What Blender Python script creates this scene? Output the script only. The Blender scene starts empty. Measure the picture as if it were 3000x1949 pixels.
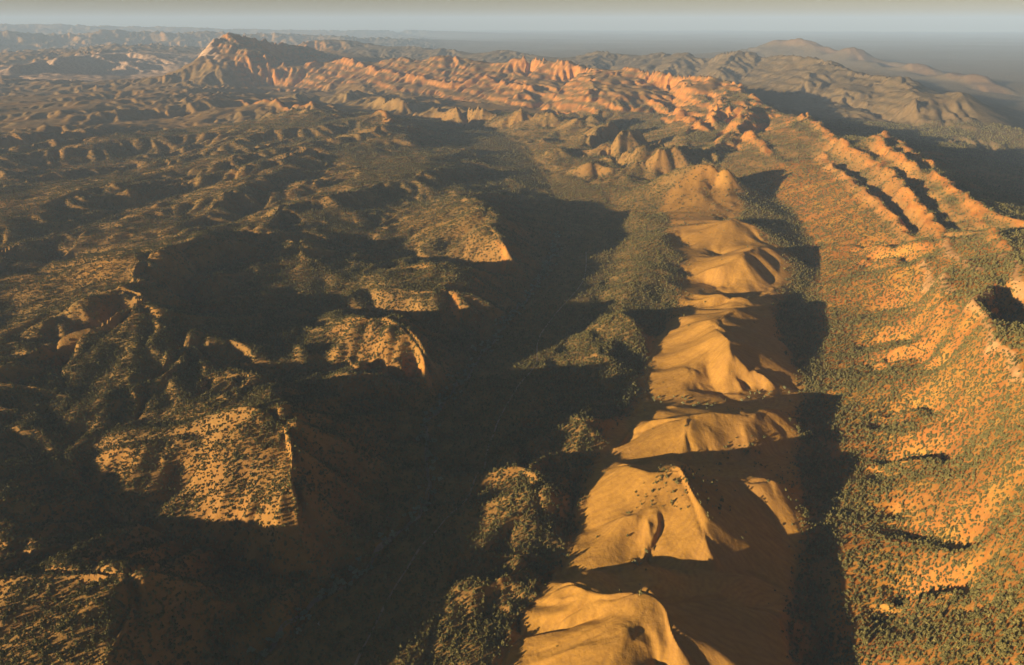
import bpy, math, random, time
import numpy as np
T0 = time.time()
R = math.radians
sc = bpy.context.scene
C = sc.collection

# ------------------------------------------------------------------ camera
CAM_Z = 1000.0
FPX = 683.0                                   # focal length in pixels of a 1024 wide frame (24 mm lens)
PITCH = math.atan((332.5 - 22.0) / FPX)
cam = bpy.data.cameras.new("camera"); cam_o = bpy.data.objects.new("camera", cam); C.objects.link(cam_o)
cam.lens = 24.0; cam.sensor_width = 36.0
cam.clip_start = 1.0; cam.clip_end = 400000.0
cam_o.location = (0, 0, CAM_Z); cam_o.rotation_euler = (math.pi / 2 - PITCH, 0, 0)
sc.camera = cam_o

N_SCRUB = 380000
# ------------------------------------------------------------------ light
SUN_EL = 8.2                                   # degrees above the horizon
SHADOW_AZ = 60.0                               # shadows run this far to the right of straight ahead
w = bpy.data.worlds.new("World"); sc.world = w; w.use_nodes = True
nt = w.node_tree
sky = nt.nodes.new("ShaderNodeTexSky"); sky.sky_type = 'NISHITA'; sky.sun_disc = False
sky.sun_elevation = R(SUN_EL); sky.sun_rotation = R(SHADOW_AZ + 180.0)
sky.altitude = 800; sky.air_density = 1.0; sky.dust_density = 0.4; sky.ozone_density = 1.0
bg = nt.nodes["Background"]; bg.inputs[1].default_value = 0.05
tint = nt.nodes.new("ShaderNodeMix"); tint.data_type = 'RGBA'; tint.blend_type = 'MULTIPLY'; tint.inputs[0].default_value = 1.0
tint.inputs[7].default_value = (0.46, 0.39, 0.35, 1)      # cool, dusty morning air: takes the yellow out of the low sky
nt.links.new(sky.outputs[0], tint.inputs[6]); nt.links.new(tint.outputs[2], bg.inputs[0])
sun = bpy.data.lights.new("sun", 'SUN'); sun.energy = 5.0; sun.angle = R(0.5); sun.color = (1.0, 0.77, 0.50)
sun_o = bpy.data.objects.new("sun", sun); C.objects.link(sun_o)
sun_o.rotation_euler = (R(90 - SUN_EL), 0, R(-SHADOW_AZ))
sc.view_settings.view_transform = 'Standard'; sc.view_settings.look = 'None'
sc.view_settings.exposure = 1.42; sc.view_settings.gamma = 1.0
sc.cycles.use_denoising = True
sc.cycles.max_bounces = 4; sc.cycles.diffuse_bounces = 1; sc.cycles.volume_bounces = 3
sc.cycles.transparent_max_bounces = 4

# ------------------------------------------------------------------ where a point of the photograph lies on the ground
# D coordinates: the photograph shown 2380 x 1546
CP, SP = math.cos(PITCH), math.sin(PITCH)
def ray(X, Y):
    u = (X * 0.430252 - 512.0) / FPX; v = (332.5 - Y * 0.430252) / FPX
    return u, CP + v * SP, -SP + v * CP
def at_z(X, Y, z):
    z = z * (1 + .35 * min(1, max(0, (Y - 300) / 150)))
    a, b, c = ray(X, Y); t = (z - CAM_Z) / c
    return a * t, b * t, z
def at_r(X, Y, km):
    a, b, c = ray(X, Y); t = km * 1000.0 / math.hypot(a, b)
    return a * t, b * t, CAM_Z + c * t

# ------------------------------------------------------------------ the lie of the land: crests and water lines
RIDGE, GULLY = [], []
def ridge(*p): RIDGE.append([at_z(*q) for q in p])
def far(*p): RIDGE.append([at_r(*q) for q in p])
def gully(*p): GULLY.append([at_z(*q) for q in p])
#@FEATURES
# creek and valley floor
CREEK = [(420,1760,-10),(600,1546,-4),(730,1420,0),(860,1310,2),(960,1210,4),(1000,1120,6),(990,1000,8),(1050,920,10),(1120,820,13),(1190,740,16),(1250,660,20),(1285,600,24),(1290,540,28),(1290,480,35),(1260,400,45),(1210,340,58),(1100,292,75),(900,262,85),(740,238,90),(600,215,95)]
gully(*CREEK)
gully((400,1640,12),(560,1500,12),(760,1330,13),(840,1180,16),(880,1060,20),(940,960,20),(1050,860,22),(1130,770,24),(1200,690,28),(1245,610,35),(1235,520,45),(1190,430,60),(1110,360,75),(1000,315,88))
gully((900,1760,8),(1000,1546,10),(1050,1400,12),(1090,1290,13))
gully((1230,990,16),(1270,900,20),(1330,800,24),(1400,690,30),(1440,600,38),(1450,510,46),(1400,440,55),(1300,395,62),(1235,350,70))
# cuesta on the left of the valley, near to far
ridge((120,1760,62),(230,1560,90),(312,1440,98),(324,1335,106),(290,1315,106),(150,1310,98),(40,1335,88),(-60,1360,78))
ridge((200,1380,95),(190,1470,89),(120,1580,80)); ridge((60,1400,80),(40,1500,74),(0,1620,66))
ridge((324,1335,100),(360,1335,70),(400,1308,66),(440,1330,50),(500,1390,25))
gully((-200,1130,45),(0,1075,40),(100,1050,35),(180,1110,30),(300,1195,24),(450,1262,18),(600,1310,12),(750,1360,6),(800,1362,3))
gully((-100,1290,48),(60,1300,46),(200,1270,42),(330,1270,30),(430,1270,19))
ridge((370,1015,62),(440,1000,83),(520,985,100),(600,962,130),(640,966,131),(684,1000,130),(688,1080,122),(686,1150,109),(688,1200,89),(668,1230,58))
ridge((600,962,130),(640,940,113),(690,937,85),(760,942,55),(830,960,34))
gully((380,1060,48),(430,1120,44),(480,1190,36),(560,1250,24))
ridge((765,882,44),(800,874,62),(840,874,66),(900,885,56),(960,905,34))
ridge((690,810,50),(750,768,78),(840,742,117),(880,742,122),(925,756,113),(962,800,97),(996,850,70),(1008,885,40))
ridge((845,650,70),(870,630,84),(930,618,92),(985,610,107),(1050,620,107),(1105,628,100),(1128,668,62))
ridge((845,650,70),(890,680,84),(960,690,86),(1000,690,89),(1058,680,92),(1066,710,70),(1078,760,36))
ridge((1020,470,96),(1090,458,128),(1112,462,134),(1145,492,130),(1158,520,122),(1150,548,118),(1172,580,103),(1180,606,72))
ridge((1090,458,128),(1060,430,112),(1030,405,110),(990,380,112),(960,345,130),(930,310,165),(890,275,195),(860,270,195),(820,272,172),(790,262,172),(740,254,180),(690,250,182),(620,240,178),(560,232,172),(500,228,158),(440,215,160),(370,213,150),(300,208,150),(200,213,125),(100,212,115),(0,205,115),(-150,205,110))
gully((560,560,70),(700,570,58),(830,574,48),(960,597,42),(1080,616,36),(1180,648,30))
gully((500,700,58),(650,720,50),(760,742,42),(870,728,38),(960,768,30),(1050,805,24))
gully((440,830,56),(560,860,48),(700,862,38),(800,862,32),(900,874,28),(1000,905,22))
gully((430,930,56),(560,920,48),(700,915,38),(800,925,30),(900,935,24))
ridge((600,962,125),(592,1050,112),(585,1130,97),(575,1195,80)); ridge((640,968,127),(640,1060,117),(640,1150,105),(638,1212,86)); ridge((520,985,101),(510,1070,86),(505,1150,70));
ridge((840,742,117),(830,800,86),(815,850,62)); ridge((900,748,116),(910,810,88),(900,860,56))
ridge((1158,520,135),(1110,540,112),(1080,570,74)); ridge((1145,492,149),(1090,500,124),(1050,530,92))
# rounded hill country on the left
ridge((640,515,93),(550,537,114),(470,565,120),(370,600,126),(318,650,131),(330,690,125),(376,745,118),(360,790,95),(300,830,81),(200,885,62),(120,932,47))
ridge((318,650,151),(180,705,113),(60,738,91),(-100,780,71))
ridge((370,600,145),(240,640,107),(100,682,80),(0,712,67),(-120,750,59))
ridge((330,690,143),(250,748,118),(130,800,94),(0,858,82),(-140,900,71))
gully((250,800,59),(180,810,50),(130,860,45),(60,900,43))
ridge((470,775,96),(550,800,80),(600,850,59))
ridge((470,775,96),(400,860,78),(320,910,62),(230,970,48))
ridge((650,916,96),(590,930,91),(500,955,73),(400,975,59))
ridge((450,1010,82),(330,1035,66),(260,1050,50))
ridge((590,820,66),(520,880,71),(430,940,62))
ridge((380,650,82),(430,632,104),(490,640,100),(530,660,78)); ridge((500,700,66),(560,684,84),(600,692,70)); ridge((640,560,80),(700,575,92),(735,610,84),(780,625,66))
ridge((560,690,67),(590,690,59))
ridge((700,372,134),(640,400,117),(560,440,101),(480,482,91),(390,520,78),(250,562,62),(120,602,48))
ridge((590,338,123),(440,385,98),(300,425,82),(150,470,70),(0,512,56),(-120,540,51))
ridge((440,300,123),(300,340,104),(120,390,80),(0,420,66),(-100,440,61))
ridge((300,260,131),(150,290,112),(0,330,93))
ridge((780,455,102),(725,500,91),(742,560,83),(730,610,72))
ridge((640,470,102),(700,500,91))
ridge((1000,405,120),(900,440,96),(860,480,89),(800,520,75))
ridge((960,360,142),(860,395,112),(780,455,102))
ridge((890,300,194),(790,330,139),(700,372,134))
ridge((740,254,215),(680,290,161),(590,338,123))
ridge((560,232,204),(500,262,155),(440,300,123))
gully((-60,685,14),(60,640,14),(130,606,18),(190,565,26),(240,520,35),(330,470,45),(450,420,55))
gully((60,450,36),(180,420,47),(320,380,61),(480,340,80))
gully((60,350,55),(200,320,71),(340,290,90))
gully((640,440,61),(560,500,59),(440,540,62))
gully((760,400,74),(700,440,66),(640,440,61))
gully((620,600,45),(520,620,40),(430,680,40),(460,730,45),(560,740,40))
gully((880,540,45),(900,520,51),(960,500,64))
gully((0,970,45),(80,960,43),(200,1000,39),(150,1060,29))
gully((-100,1000,59),(0,970,45))
ridge((-100,1350,80),(40,1280,66),(120,1235,55),(170,1200,36))
ridge((-260,1230,62),(-60,1180,68),(40,1150,59),(90,1130,43))
ridge((430,978,66),(500,915,82),(560,880,89),(612,860,78)); ridge((373,1052,59),(451,1024,80),(490,992,96))
ridge((-60,1300,59),(0,1260,66),(61,1207,57)); ridge((20,1320,66),(119,1236,55)); ridge((-60,900,75),(60,905,66),(150,935,52))
gully((400,870,52),(360,900,48),(330,960,41),(300,1000,39)); gully((480,905,57),(430,940,52)); gully((240,1000,39),(330,990,45),(420,985,59)); gully((200,770,62),(240,775,48),(275,760,50))
gully((-320,1320,16),(-260,1500,14),(-200,1700,14),(-100,1900,14)); gully((-500,1100,25),(-560,1500,14))  # unseen hollows added off frame so low sun reaches the near hill
# unseen ridge added left of the frame to shape the shadows, kept low
ridge((-420,1300,40),(-420,1200,45),(-380,950,50),(-330,760,55),(-260,600,60))
# vegetated foothills on the right of the valley
ridge((1040,1392,18),(1110,1356,34),(1180,1340,42),(1245,1312,32))
ridge((1160,1215,34),(1205,1190,50),(1240,1150,58)); ridge((1130,1175,28),(1195,1095,52),(1245,1085,58),(1268,1150,56),(1262,1230,42),(1230,1285,26))
ridge((1270,1060,26),(1330,990,56),(1360,968,62),(1390,1000,52),(1400,1040,36))
ridge((1290,840,28),(1370,790,46),(1400,745,72),(1450,722,86),(1490,750,76),(1490,800,48))
ridge((1340,860,30),(1400,830,48),(1450,850,36))
ridge((1400,690,36),(1450,675,58),(1520,660,56),(1560,640,60))
ridge((1430,640,46),(1500,628,66),(1560,610,60))
ridge((1450,590,50),(1520,560,78),(1570,530,84))
ridge((1460,500,56),(1500,510,76),(1540,540,70))
ridge((1400,450,60),(1470,440,76),(1560,430,90))
gully((1050,1315,14),(1150,1308,18),(1260,1296,20),(1340,1318,20)); gully((1330,1120,24),(1325,1200,20),(1310,1290,18))
gully((1400,900,24),(1440,950,24),(1470,1000,26),(1400,1080,26))
gully((1530,700,40),(1530,780,36),(1480,880,28),(1500,920,24))
# bare hills
ridge((1290,1378,44),(1330,1352,58),(1400,1382,76),(1478,1364,90),(1550,1400,90),(1572,1480,80),(1610,1546,62),(1680,1720,30))
ridge((1478,1364,90),(1600,1386,74),(1700,1392,62),(1790,1420,52),(1850,1490,36),(1890,1600,26))
ridge((1400,1382,76),(1330,1422,58),(1260,1442,36),(1200,1452,20)); ridge((1478,1364,90),(1430,1425,78),(1370,1466,64),(1290,1494,44),(1210,1530,22))
ridge((1470,1475,80),(1400,1535,68),(1280,1580,48),(1180,1630,26)); ridge((1430,1425,78),(1470,1475,80),(1515,1500,72),(1530,1600,40))
gully((1200,1415,17),(1270,1408,32),(1345,1400,54)); gully((1200,1485,18),(1290,1466,36),(1375,1440,62)); gully((1190,1570,18),(1290,1530,38),(1390,1495,62))
gully((1250,1345,16),(1370,1328,24),(1470,1322,34),(1600,1330,44),(1700,1322,42),(1800,1350,26),(1870,1440,16))
ridge((1575,1090,104),(1608,1140,94),(1630,1200,80),(1660,1270,62),(1688,1320,44))
ridge((1360,1170,26),(1425,1080,66),(1500,1086,86),(1575,1090,104),(1650,1106,84),(1740,1122,74),(1800,1115,78),(1850,1160,52),(1905,1220,34))
ridge((1370,1225,22),(1420,1208,46),(1475,1205,60),(1512,1220,58),(1510,1260,44),(1482,1310,32))
gully((1560,1125,90),(1538,1180,68),(1530,1240,48),(1500,1318,30))
ridge((1800,1115,78),(1790,1180,54),(1800,1240,36))
ridge((1425,1050,30),(1510,985,62),(1590,962,84),(1660,958,88),(1730,966,84),(1785,950,88),(1840,965,64),(1890,1000,44))
ridge((1590,962,84),(1590,1000,78),(1612,1040,62),(1620,1072,50))
ridge((1730,966,84),(1735,1020,70),(1758,1066,46))
ridge((1785,950,88),(1815,1000,66),(1845,1048,38))
gully((1632,975,82),(1644,1015,68),(1640,1062,46)); gully((1752,985,78),(1768,1020,62),(1785,1060,42))
gully((1380,1072,26),(1500,1076,42),(1620,1076,50),(1750,1072,46),(1850,1062,34),(1925,1080,32))
ridge((1500,860,28),(1560,800,50),(1630,795,82),(1688,786,114),(1704,815,104),(1745,852,84),(1800,885,58),(1850,912,30))
ridge((1540,862,34),(1580,850,50),(1622,868,56),(1640,900,30))
ridge((1688,786,114),(1700,850,80),(1720,890,50),(1735,920,24))
gully((1640,830,70),(1660,880,44),(1670,925,22)); gully((1745,880,56),(1770,920,24))
ridge((1550,770,34),(1600,742,70),(1655,744,104),(1705,716,108),(1760,726,92),(1820,770,66)); ridge((1655,744,104),(1688,786,114))
ridge((1590,715,42),(1640,690,70),(1680,674,92),(1740,690,84),(1800,670,66))
ridge((1590,640,48),(1650,630,78),(1700,605,106),(1730,586,122),(1775,572,118),(1835,600,88),(1800,650,62),(1760,690,52))
ridge((1730,586,122),(1720,640,80),(1700,668,50))
ridge((1590,570,58),(1640,590,66),(1680,600,50)); ridge((1570,560,60),(1620,540,90),(1700,508,128),(1760,530,106),(1800,570,76))
ridge((1520,500,64),(1580,480,90),(1625,448,126),(1660,480,100),(1690,510,80)); ridge((1625,448,126),(1700,425,130),(1745,425,120),(1770,450,100),(1790,500,90))
gully((1470,930,22),(1560,952,32),(1650,942,44),(1750,932,44),(1850,918,36),(1930,930,37))
gully((1500,740,34),(1570,728,38),(1660,715,50),(1770,700,46),(1880,690,52))
gully((1570,660,44),(1640,660,44),(1700,690,44))
gully((1980,1700,8),(1920,1546,12),(1885,1400,18),(1850,1300,24),(1905,1210,30),(1935,1100,34),(1920,980,38),(1892,880,44),(1892,780,50),(1900,690,54),(1890,600,62),(1850,510,76),(1800,460,92),(1700,410,100),(1600,405,90),(1500,420,72))
# wooded slope on the right
def spur(X0,Y0,z0,X1,Y1,z1,dy,dz):
    n = 6; a = [(X0+(X1-X0)*i/n, Y0+(Y1-Y0)*i/n, z0+(z1-z0)*i/n) for i in range(n+1)]
    RIDGE.append([at_z(*q) for q in a])
    e = a[:-1]
    GULLY.append([at_z(q[0]+8, q[1]-dy*.55*(.6+.6*math.sin(3.14*i/n)), q[2]-dz*1.9*math.sin(3.14*(i+.4)/(n+.4))) for i,q in enumerate(e)])
    RIDGE.append([at_z(q[0]+10, q[1]-dy*1.35, q[2]-2) for i,q in enumerate(e)])
spur(2040,1460,40, 2284,1406,148, 46,24)
spur(2065,1245,52, 2291,1313,142, 40,10)
spur(2015,1125,52, 2241,1096,135, 34,22)
spur(2015,1010,56, 2213,977,136, 30,16)
spur(2000,880,64, 2187,858,140, 24,12)
spur(1995,820,68, 2135,809,131, 18,13)
spur(2015,740,78, 2148,729,151, 16,15)
spur(2005,632,90, 2116,623,162, 12,12)
spur(1985,598,96, 2096,586,167, 11,12)
ridge((2700,1600,300),(2560,1300,290),(2450,1010,270),(2385,868,262),(2330,800,262),(2282,730,262),(2272,692,264),(2290,672,262),(2330,655,262))
gully((2400,830,190),(2340,760,200),(2310,710,215))
ridge((2600,800,330),(2440,640,292),(2370,590,268),(2330,550,252),(2300,532,246),(2240,542,224),(2180,548,198))
ridge((2300,532,246),(2380,538,252),(2480,560,262))
gully((2180,700,215),(2200,620,225),(2260,600,240)); gully((2150,560,200),(1960,570,98))
# hogbacks and main range
ridge((1900,370,190),(1960,412,185),(2020,462,175),(2080,512,165),(2118,552,158))
gully((1950,398,168),(2035,453,160),(2095,508,150),(2132,546,150))
ridge((1944,336,290),(2000,362,262),(2050,395,235),(2100,440,220),(2150,500,200),(2190,545,190))
gully((2085,408,212),(2140,450,198),(2200,510,185),(2235,545,180))
ridge((1944,336,290),(1990,332,300),(2032,322,335),(2075,362,300),(2130,402,246)); ridge((2046,308,330),(2100,345,300),(2160,392,255)); gully((2020,360,250),(2060,388,222))
ridge((2080,397,235),(2110,398,250),(2165,408,250),(2215,440,240),(2270,482,232),(2330,510,228),(2385,535,225),(2480,590,215))
ridge((2215,440,240),(2250,500,212),(2290,528,202)); ridge((2165,408,250),(2200,480,213),(2240,530,198))
MAIN = [(640,167,12.6),(700,151,12.4),(760,147,12.2),(800,139,12.0),(860,145,11.8),(930,133,11.5),(975,141,11.3),(1035,126,11.0),(1100,143,10.8),(1160,149,10.5),(1190,136,10.3),(1230,126,10.2),(1280,143,10.0),(1320,141,9.8),(1380,161,9.5),(1430,165,9.3),(1460,155,9.2),(1500,157,9.0),(1560,173,8.6),(1630,173,8.3),(1690,185,8.0),(1720,200,7.6),(1760,240,6.8),(1800,262,6.3),(1860,272,6.0),(1900,288,5.6),(1935,318,5.0),(1944,336,4.75)]
far(*MAIN)
far((1330,146,9.8),(1370,160,9.9),(1430,185,9.9)); far((1230,131,10.2),(1290,152,10.4)); far((1035,131,11),(1080,146,11.3)); far((930,138,11.5),(975,146,11.8))
far((1690,190,8.0),(1770,225,7.9),(1830,262,7.6)); far((1900,288,5.6),(1960,320,5.5),(2010,335,5.3))
gully((560,205,95),(650,200,100),(750,212,100),(850,222,105),(960,228,108),(1080,236,112),(1200,248,118),(1290,262,112),(1320,290,100))
# shoulders coming down the near face of the range
for q in [((1500,162,430),(1520,215,300),(1500,262,180)),((1590,190,420),(1620,235,300),(1560,280,185),(1545,300,165)),((1690,195,415),(1660,260,300),(1600,300,215),(1590,335,170)),((1740,235,400),(1720,290,290),(1660,335,210),(1620,360,150)),((1860,275,350),(1800,315,270),(1740,310,262),(1810,380,180)),((1380,170,410),(1370,215,300),(1330,250,170)),((1230,135,470),(1220,200,280),(1190,235,160)),((1440,170,420),(1420,235,250),(1380,268,150))]:
    ridge(*q)
for q in [((1550,200,320),(1570,255,200),(1500,300,140),(1400,330,100)),((1650,230,310),(1640,290,210),(1540,330,140),(1450,370,90)),((1780,300,230),(1700,350,170),(1650,390,120)),((1330,180,330),(1290,230,190),(1270,262,130)),((1700,265,280),(1690,300,220),(1640,350,150))]:
    gully(*q)
# low cones in front of the range
for q in [((860,232,125),(935,222,170),(960,245,110)),((900,250,110),(935,222,170)),((1010,250,118),(1062,236,168),(1085,262,104)),((1075,268,100),(1118,243,165),(1140,272,100)),((1140,290,90),(1190,258,150),(1225,252,160),(1240,282,104)),((1225,252,160),(1290,262,150)),((1180,300,84),(1215,282,110),(1250,296,84)),((640,232,110),(700,214,140),(740,225,112)),((760,225,115),(800,212,140),(840,225,112)),
          ((1290,300,95),(1350,275,150),(1400,262,150)),((1320,335,88),(1370,305,140),(1430,285,150)),((1230,335,76),(1260,322,96),(1300,322,84)),((1260,372,74),(1300,345,104),(1340,370,76)),((1380,352,90),(1440,308,160),(1480,300,165),(1510,325,120)),((1320,410,70),(1378,372,118),(1410,400,72)),((1400,372,84),(1480,350,130),(1540,318,165)),((1500,395,90),(1540,350,150),(1590,338,150)),((1510,430,88),(1560,395,140),(1640,370,170),(1700,365,180)),((1440,395,88),(1490,372,120),(1530,390,90))]:
    ridge(*[(x_, y_, 88 + (z_ - 88) * 2.2) for x_, y_, z_ in q])
gully((1200,320,70),(1290,330,72),(1390,345,76),(1450,400,70)); gully((1050,300,84),(1150,310,80)); gully((1330,262,118),(1420,300,100),(1480,335,100),(1550,370,98)); gully((860,250,100),(1000,262,98),(1120,285,92))
# peak on the left and the ranges behind
far((430,160,12.2),(460,132,12.7),(485,106,13.1),(505,90,13.3),(520,78,13.5),(545,76,13.6),(600,86,14.0),(660,98,14.5),(720,112,15.5))
far((505,90,13.3),(545,106,12.9),(590,116,12.6),(615,118,12.5),(650,136,12.4),(690,158,12.3))
far((590,116,12.6),(560,140,12.2),(540,165,11.9)); far((505,90,13.3),(470,140,12.4),(450,170,12.0)); far((650,136,12.4),(640,165,11.9))
far((690,100,18.0),(740,92,18.3),(800,92,18.4),(850,98,18.4),(900,108,18),(960,106,17.5),(1020,118,17))
far((980,120,16.5),(1020,112,16.6),(1060,116,16.4),(1110,128,16),(1160,115,15.6),(1200,120,15.2),(1250,130,15),(1290,134,14.8),(1350,134,14.6),(1380,121,14.5),(1405,115,14.3),(1440,125,14.2),(1500,129,14.0),(1545,119,13.6),(1562,131,13.5),(1590,118,13.3),(1612,133,13.2),(1650,135,12.9),(1690,123,12.6),(1718,114,12.4),(1745,123,12.3),(1770,131,12.2),(1810,125,12.0),(1850,129,11.6),(1870,130,11.4),(1905,137,11.0),(1950,151,10.6),(1990,171,10.2),(2040,175,9.8),(2085,179,9.4),(2110,185,9.2),(2140,209,8.9),(2175,229,8.6),(2200,227,8.5),(2228,211,8.4),(2245,217,8.2),(2275,257,7.9),(2330,287,7.5),(2400,305,7.2),(2520,345,6.8))
for x,y,r,dx,dy in [(1405,120,14.3,-30,30),(1590,123,13.3,-40,40),(1718,119,12.4,-60,50),(1810,130,12,-20,52),(1905,142,11,-40,50),(1990,176,10.2,-30,40),(2110,190,9.2,20,50)]:
    RIDGE.append([at_r(x,y,r), at_r(x+dx*.5,y+dy*.5,r-.7), at_r(x+dx,y+dy,r-1.5)])
gully((1760,258,150),(1860,262,150),(1960,300,150),(2060,300,140),(2180,330,110),(2300,360,60),(2420,420,50))
far((1735,114,20.6),(1790,102,20.2),(1850,95,19.8),(1880,97,19.5),(1905,103,19.3),(1950,114,18.5),(1990,120,17.9),(2030,132,17.2),(2060,134,16.9),(2095,148,16.3),(2140,162,15.5),(2220,178,14.2),(2300,200,12.9),(2340,208,12.4))
far((-700,84,27),(-350,78,28),(0,73,30),(60,71,30),(130,78,30),(200,74,30),(300,73,30.5),(370,78,31),(440,76,31),(480,80,31),(560,84,32),(640,80,32),(760,88,33),(880,94,34),(1000,92,34),(1120,96,34),(1260,102,35))
far((-900,60,44),(-300,58,46),(0,57,48),(130,56,48),(260,61,49),(420,64,50),(600,68,52),(760,71,54),(900,66,55),(1050,72,58),(1200,78,60),(1500,80,66))
far((0,128,19),(120,118,20),(250,110,21),(340,102,22),(420,112,22)); far((30,152,15),(130,136,16.5),(230,126,17.5),(330,124,18))
for q in [((-400,200,80),(0,178,80),(150,176,80),(300,178,85),(440,186,90)),((1500,108,40),(1700,106,40),(2000,100,30),(2500,96,20)),((2100,140,30),(2300,150,30),(2500,160,30)),((2380,220,30),(2450,330,40),(2550,450,60)),((-500,75,60),(0,66,60),(800,82,50),(1500,92,40))]:
    gully(*q)
gully((2250,400,110),(2330,450,110),(2450,500,120))
def behind(pts, dr, z):
    L_ = []
    for X_, Y_, km in pts:
        a_, b_, c_ = at_r(X_, Y_, km + dr); L_.append((a_, b_, z))
    GULLY.append(L_)
behind(MAIN[:14], 1.3, 230); behind(MAIN[13:22], 1.0, 190); behind(MAIN[21:28], .9, 120)
BACK = [(1350,134,14.6),(1405,120,14.3),(1500,134,14.0),(1590,123,13.3),(1650,140,12.9),(1718,119,12.4),(1810,130,12.0),(1905,142,11.0),(1990,176,10.2),(2110,190,9.2),(2228,216,8.4),(2330,292,7.5),(2520,350,6.8)]
behind(BACK[:9], -2.3, 190); behind(BACK[8:], -1.6, 130); behind(BACK, 2.2, 60)
behind([(900,108,18),(1060,116,16.4),(1250,130,15),(1350,134,14.6)], -2.0, 220); behind([(690,100,18),(850,98,18.4),(960,106,17.5),(1160,115,15.6),(1350,134,14.6)], 2.5, 70)
behind([(600,86,14.0),(720,112,15.5),(850,120,15.0),(1000,125,14.5)], .3, 330); behind([(400,160,12.2),(480,110,14.8),(545,76,16.2),(640,90,17)], .5, 90)
for x_, y_, r_, dx_ in [(1440,122,14.2,-25),(1545,124,13.6,-30),(1590,123,13.3,-35),(1650,140,12.9,-40),(1718,119,12.4,-70),(1770,136,12.2,-50),(1850,134,11.6,-60),(1905,142,11,-50),(1950,156,10.6,-40),(2050,182,9.7,-30)]:
    a_ = at_r(x_, y_, r_); b_ = at_r(x_ + dx_ * .5, y_, r_ - .8); c_ = at_r(x_ + dx_, y_, r_ - 1.7); RIDGE.append([a_, (b_[0], b_[1], a_[2] * .72), (c_[0], c_[1], a_[2] * .42)])
FR = [(-700,84,27),(-350,78,28),(0,73,30),(130,78,30),(300,73,30.5),(440,76,31),(640,80,32),(880,94,34),(1120,96,34),(1260,102,35)]
behind(FR, -4.5, 90); behind(FR, 4.0, 120); behind([(-900,60,44),(0,57,48),(420,64,50),(900,66,55),(1500,80,66)], -6, 90)
for k_ in range(26):
    X_ = -120 + k_ * 42; Y_ = 75 + max(0, X_ - 500) * .03; a_ = at_r(X_, Y_, 30); b_ = at_r(X_ - 12, Y_, 28.4); c_ = at_r(X_ - 24, Y_, 26.6); RIDGE.append([a_, (b_[0], b_[1], a_[2] * .62), (c_[0], c_[1], 130)])
    b_ = at_r(X_ + 9, Y_, 28.4); c_ = at_r(X_ - 3, Y_, 26.6); d_ = at_r(X_ + 21, Y_, 29.6); GULLY.append([(d_[0], d_[1], 330), (b_[0], b_[1], 170), (c_[0], c_[1], 100)])
ELD = [(1735,114,20.6),(1790,102,20.2),(1850,95,19.8),(1905,103,19.3),(1990,120,17.9),(2060,134,16.9),(2140,162,15.5),(2220,178,14.2),(2340,208,12.4)]
behind(ELD, -2.6, 110); behind(ELD, 3, 40)
#@END

# ------------------------------------------------------------------ relief between those lines: conformal log-polar grid
OY = -700.0                                     # the grid fans out from a point 700 m behind the camera
A0, A1 = -1.42, 1.02                            # azimuth range, radians
L0, L1 = math.log(900.0), math.log(95000.0)
DC = 0.0034
NA, NL = int((A1 - A0) / DC) + 1, int((L1 - L0) / DC) + 1
def to_grid(x, y):
    return (np.arctan2(x, y - OY) - A0) / DC, (np.log(np.hypot(x, y - OY)) - L0) / DC
def rasterize(lines, keep_low):
    acc = np.zeros((NL, NA)); cnt = np.zeros((NL, NA))
    for ln in lines:
        P = np.array(ln, float)
        for p, q in zip(P[:-1], P[1:]):
            ga, gl = to_grid(np.array([p[0], q[0]]), np.array([p[1], q[1]]))
            n = int(max(abs(ga[1] - ga[0]), abs(gl[1] - gl[0])) * 1.5) + 2
            t = np.linspace(0, 1, n)
            x = p[0] + (q[0] - p[0]) * t; y = p[1] + (q[1] - p[1]) * t; z = p[2] + (q[2] - p[2]) * t
            k_ = np.minimum(1, (y + 200) / 900) * np.clip(np.hypot(x, y) / 2500, 1, 3)      # crests and water lines wander a little
            x, y = x + k_ * (6 * np.sin(y / 43 + x / 71) + 4 * np.sin(y / 19 + 1)), y + k_ * (5 * np.sin(x / 37 + y / 90 + 2) + 4 * np.sin(x / 17))
            a, l = to_grid(x, y); a = np.rint(a).astype(int); l = np.rint(l).astype(int)
            m = (a >= 0) & (a < NA) & (l >= 0) & (l < NL)
            np.add.at(acc, (l[m], a[m]), z[m]); np.add.at(cnt, (l[m], a[m]), 1)
    return acc, cnt
def smooth_line(P, k=3):                        # Catmull-Rom so crests bend instead of kinking
    P = np.array(P, float)
    if len(P) < 3: return P
    Q = np.vstack([2*P[0]-P[1], P, 2*P[-1]-P[-2]]); out = []
    for i in range(1, len(Q)-2):
        for t in np.linspace(0, 1, k, endpoint=False):
            a, b, c, d = Q[i-1], Q[i], Q[i+1], Q[i+2]
            out.append(0.5*((2*b)+(-a+c)*t+(2*a-5*b+4*c-d)*t*t+(-a+3*b-3*c+d)*t**3))
    out.append(P[-1]); return np.array(out)
acc, cnt = rasterize([smooth_line(l) for l in RIDGE + GULLY], False)

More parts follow.
